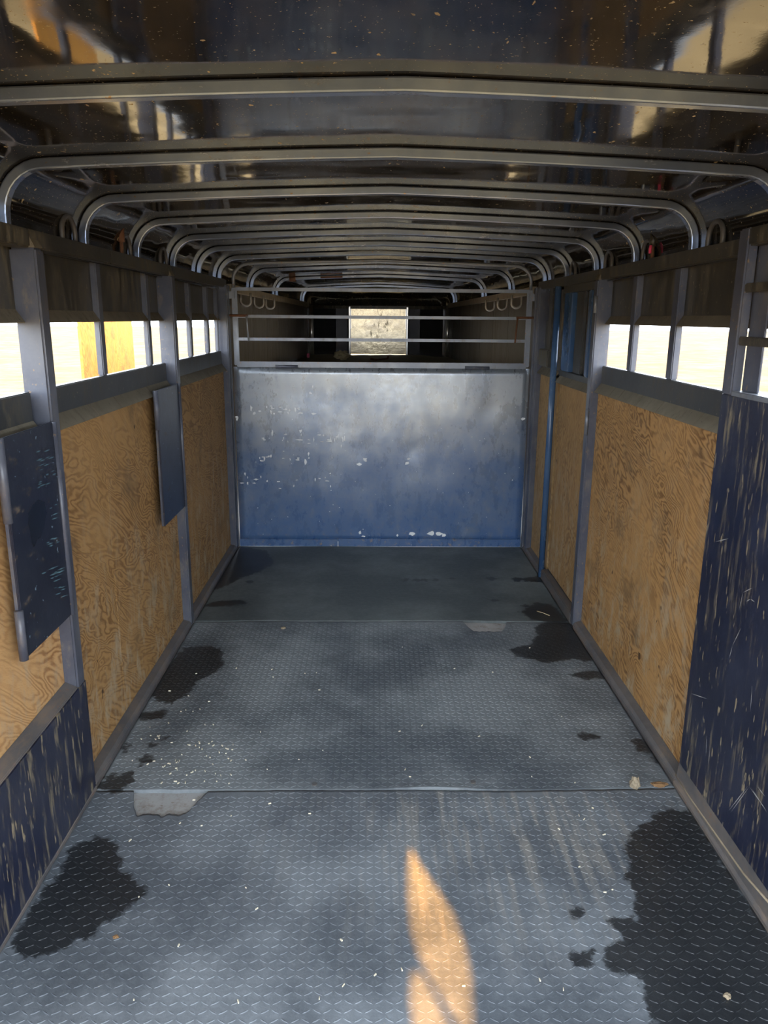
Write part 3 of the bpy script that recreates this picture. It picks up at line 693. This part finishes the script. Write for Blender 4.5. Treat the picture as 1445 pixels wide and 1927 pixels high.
for px, y in ((462, 5.75), (484, 6.25), (502, 6.75)):
    x = taper(dx(-1, -.012), y); tag(ring(x+.012, y, 1.775+dz(y), .072, .08, .0085, 'x', True, LOOPM), 'small steel loop hanging under the left rail beyond the gate', 'tie ring', 'hanging loops on the left beyond the gate')
for y in (5.75, 6.25, 6.75):
    x = taper(dx(1, -.012), y); tag(ring(x-.012, y, 1.775+dz(y), .072, .08, .0085, 'x', True, LOOPM), 'small steel loop hanging under the right rail beyond the gate', 'tie ring', 'hanging loops on the right beyond the gate')

# ---------------------------------------------------------------- marker lamp sockets hanging inside the roof edge
for side, lab in ((-1, 'rusty marker lamp socket hanging inside the roof edge above the left rail'), (1, 'marker lamp socket with red lens hanging inside the roof edge above the right rail')):
    x = dx(side, .034); t = empty('marker_lamp', (x, 3.17, RAILZ), lab, 'lamp'); off = (x, 3.17, RAILZ)
    MB().sweep([(x, 3.17, RAILZ-.003), (x+side*-.004, 3.165, RAILZ+.025), (x, 3.175, RAILZ+.045), (x, 3.18, RAILZ+.06)], rsec(.014, .012, .004)).build('wire', RUST, t, smooth=True, off=off)
    MB().tube([(x, 3.175, RAILZ+.045), (x, 3.178, RAILZ+.07), (x, 3.18, RAILZ+.098)], .014, 12).build('socket', RUST if side < 0 else BLACK, t, smooth=True, off=off)
    if side > 0: MB().tube([(x-.012, 3.165, RAILZ+.02), (x-.014, 3.163, RAILZ+.035), (x-.012, 3.162, RAILZ+.05)], .006, 8).build('lens', PINK, t, smooth=True, off=off)

# ---------------------------------------------------------------- loose bits
def lump(name, loc, r, mat, label, cat, sq=(1, 1, .8), seed=0, rough=.45, sub=3, sink=.7, group=None):
    bm = bmesh.new(); bmesh.ops.create_icosphere(bm, subdivisions=sub, radius=1)
    for v in bm.verts:
        n = mnoise.noise(v.co*1.6+Vector((seed, seed*2, 0)))*rough + mnoise.noise(v.co*4+Vector((seed, 0, 0)))*rough*.4
        c = v.co*(1+n); v.co = Vector((c.x*r*sq[0], c.y*r*sq[1], c.z*r*sq[2]))
    zmin = min(v.co.z for v in bm.verts)
    for v in bm.verts: v.co.z -= zmin + .001
    me = bpy.data.meshes.new(name); bm.to_mesh(me); bm.free(); me.materials.append(mat)
    o = bpy.data.objects.new(name, me); COL.objects.link(o); o.location = loc; return tag(o, label, cat, group)
p = onZ(1193, 1486); lump('dirt_clod', (p.x, p.y, .001), .020, CLOD, 'tan clod of dry dirt on the mat seam near the right wall', 'clod', (.8, .8, 1.1), 2)
p = onZ(1240, 1480); lump('dirt_clod', (p.x, p.y, .0), .022, SOIL, 'flat rusty dirt crumb at the right end of the mat seam', 'clod', (1.3, .6, .35), 5)
p = onZ(1368, 1877); lump('pebble', (p.x, p.y, -.002), .009, CLOD, 'small pale pebble lying on the big wet stain', 'pebble', (1, .8, .7), 9)
p = onZ(218, 1764); lump('pebble', (p.x, p.y, -.002), .007, SOIL, 'small brown crumb beside the wet stain by the kick plate', 'pebble', (1.2, .8, .6), 11)
p = onZ(533, 1183); lump('pebble', (p.x, p.y, 0), .012, CLOD, 'small tan crumb on the middle mat near the far seam', 'pebble', (1.2, .8, .5), 13)
a, b = onZ(1010, 1152), onZ(1034, 1160)
tag(MB().tube([(a.x, a.y, .006), ((a.x+b.x)/2, (a.y+b.y)/2, .008), (b.x, b.y, .005)], .002, 6).build('straw', STRAW, None, smooth=True), 'single straw lying on the wet stain by the side door', 'straw')
# bolts in the seam edge
for px, py in ((890, 1472), (592, 1476)):
    p = onZ(px, py); o = MB().tube([(0, 0, -.003), (0, 0, .0), (0, 0, .0035)], .010, 12).build('bolt_head', RINGM, None); o.location = (p.x, p.y, .0); tag(o, 'round bolt head set in the pale middle mat beside the seam', 'bolt', 'bolt heads on the middle mat')
# white shavings
mb = MB(); rnd = random.Random(5)
for k in range(150):
    if k < 85: px, py = rnd.gauss(350, 65), rnd.gauss(1425, 45)
    else: px, py = rnd.uniform(200, 1200), rnd.uniform(1200, 1900)
    p = onZ(px, py)
    if not (XL+.06 < p.x < XR-.05 and 1.3 < p.y < 5.1) or abs(p.y-2.34) < .03: continue
    l, wd, t = rnd.uniform(.0015, .0055), rnd.uniform(.0008, .0017), rnd.uniform(0, math.pi); c, s = math.cos(t), math.sin(t); z = .0062
    mb.add([(p.x+u*c-v*s, p.y+u*s+v*c, z+h) for u, v, h in ((-l, -wd, -.003), (l, -wd, -.003), (l, wd, -.003), (-l, wd, -.003), (-l, -wd, .001), (l, -wd, 0), (l, wd, .001), (-l, wd, 0))], [(0, 3, 2, 1), (4, 5, 6, 7), (0, 1, 5, 4), (1, 2, 6, 5), (2, 3, 7, 6), (3, 0, 4, 7)])
tag(mb.build('wood_shavings', CHIPS), 'scattered white wood shavings on the rubber mats', 'shavings', kind='stuff')
# neck floor bits
p = onZ(580, 672, 1.15); o = MB().box(-.014, .014, -.008, .008, 0, .06).build('plastic_scrap', PINK, None, .003); o.location = (p.x, p.y, 1.132); tag(o, 'bright pink plastic scrap standing on the dirt beyond the gate', 'scrap')
p = onZ(643, 674, 1.15); lump('dried_clump', (p.x, p.y, 1.128), .075, STRAW, 'shaggy dried grass clump on the dirt beyond the gate', 'clump', (1, .8, .6), 3, .7)
a, b = onZ(697, 678, 1.145), onZ(729, 676, 1.145)
tag(MB().tube([(a.x, a.y, 1.16), ((a.x*2+b.x)/3, a.y+.01, 1.15), (b.x, b.y, 1.15), (b.x+.01, b.y, 1.18)], .010, 8).build('bent_rod', RUST, None, smooth=True), 'short bent rusty rod lying on the dirt beyond the gate', 'rod')

# ---------------------------------------------------------------- plywood sheet standing outside the left windows
xb_ = XL-1.0
a, b = onX(151, 650, xb_), onX(249, 650, xb_)
o = MB().box(-.009, .009, 0, b.y-a.y, 0, 2.44).build('plywood_sheet', PLY[6], None, .001); o.location = (xb_, a.y, GZ); tag(o, 'orange plywood sheet standing outside the left windows', 'plywood sheet')
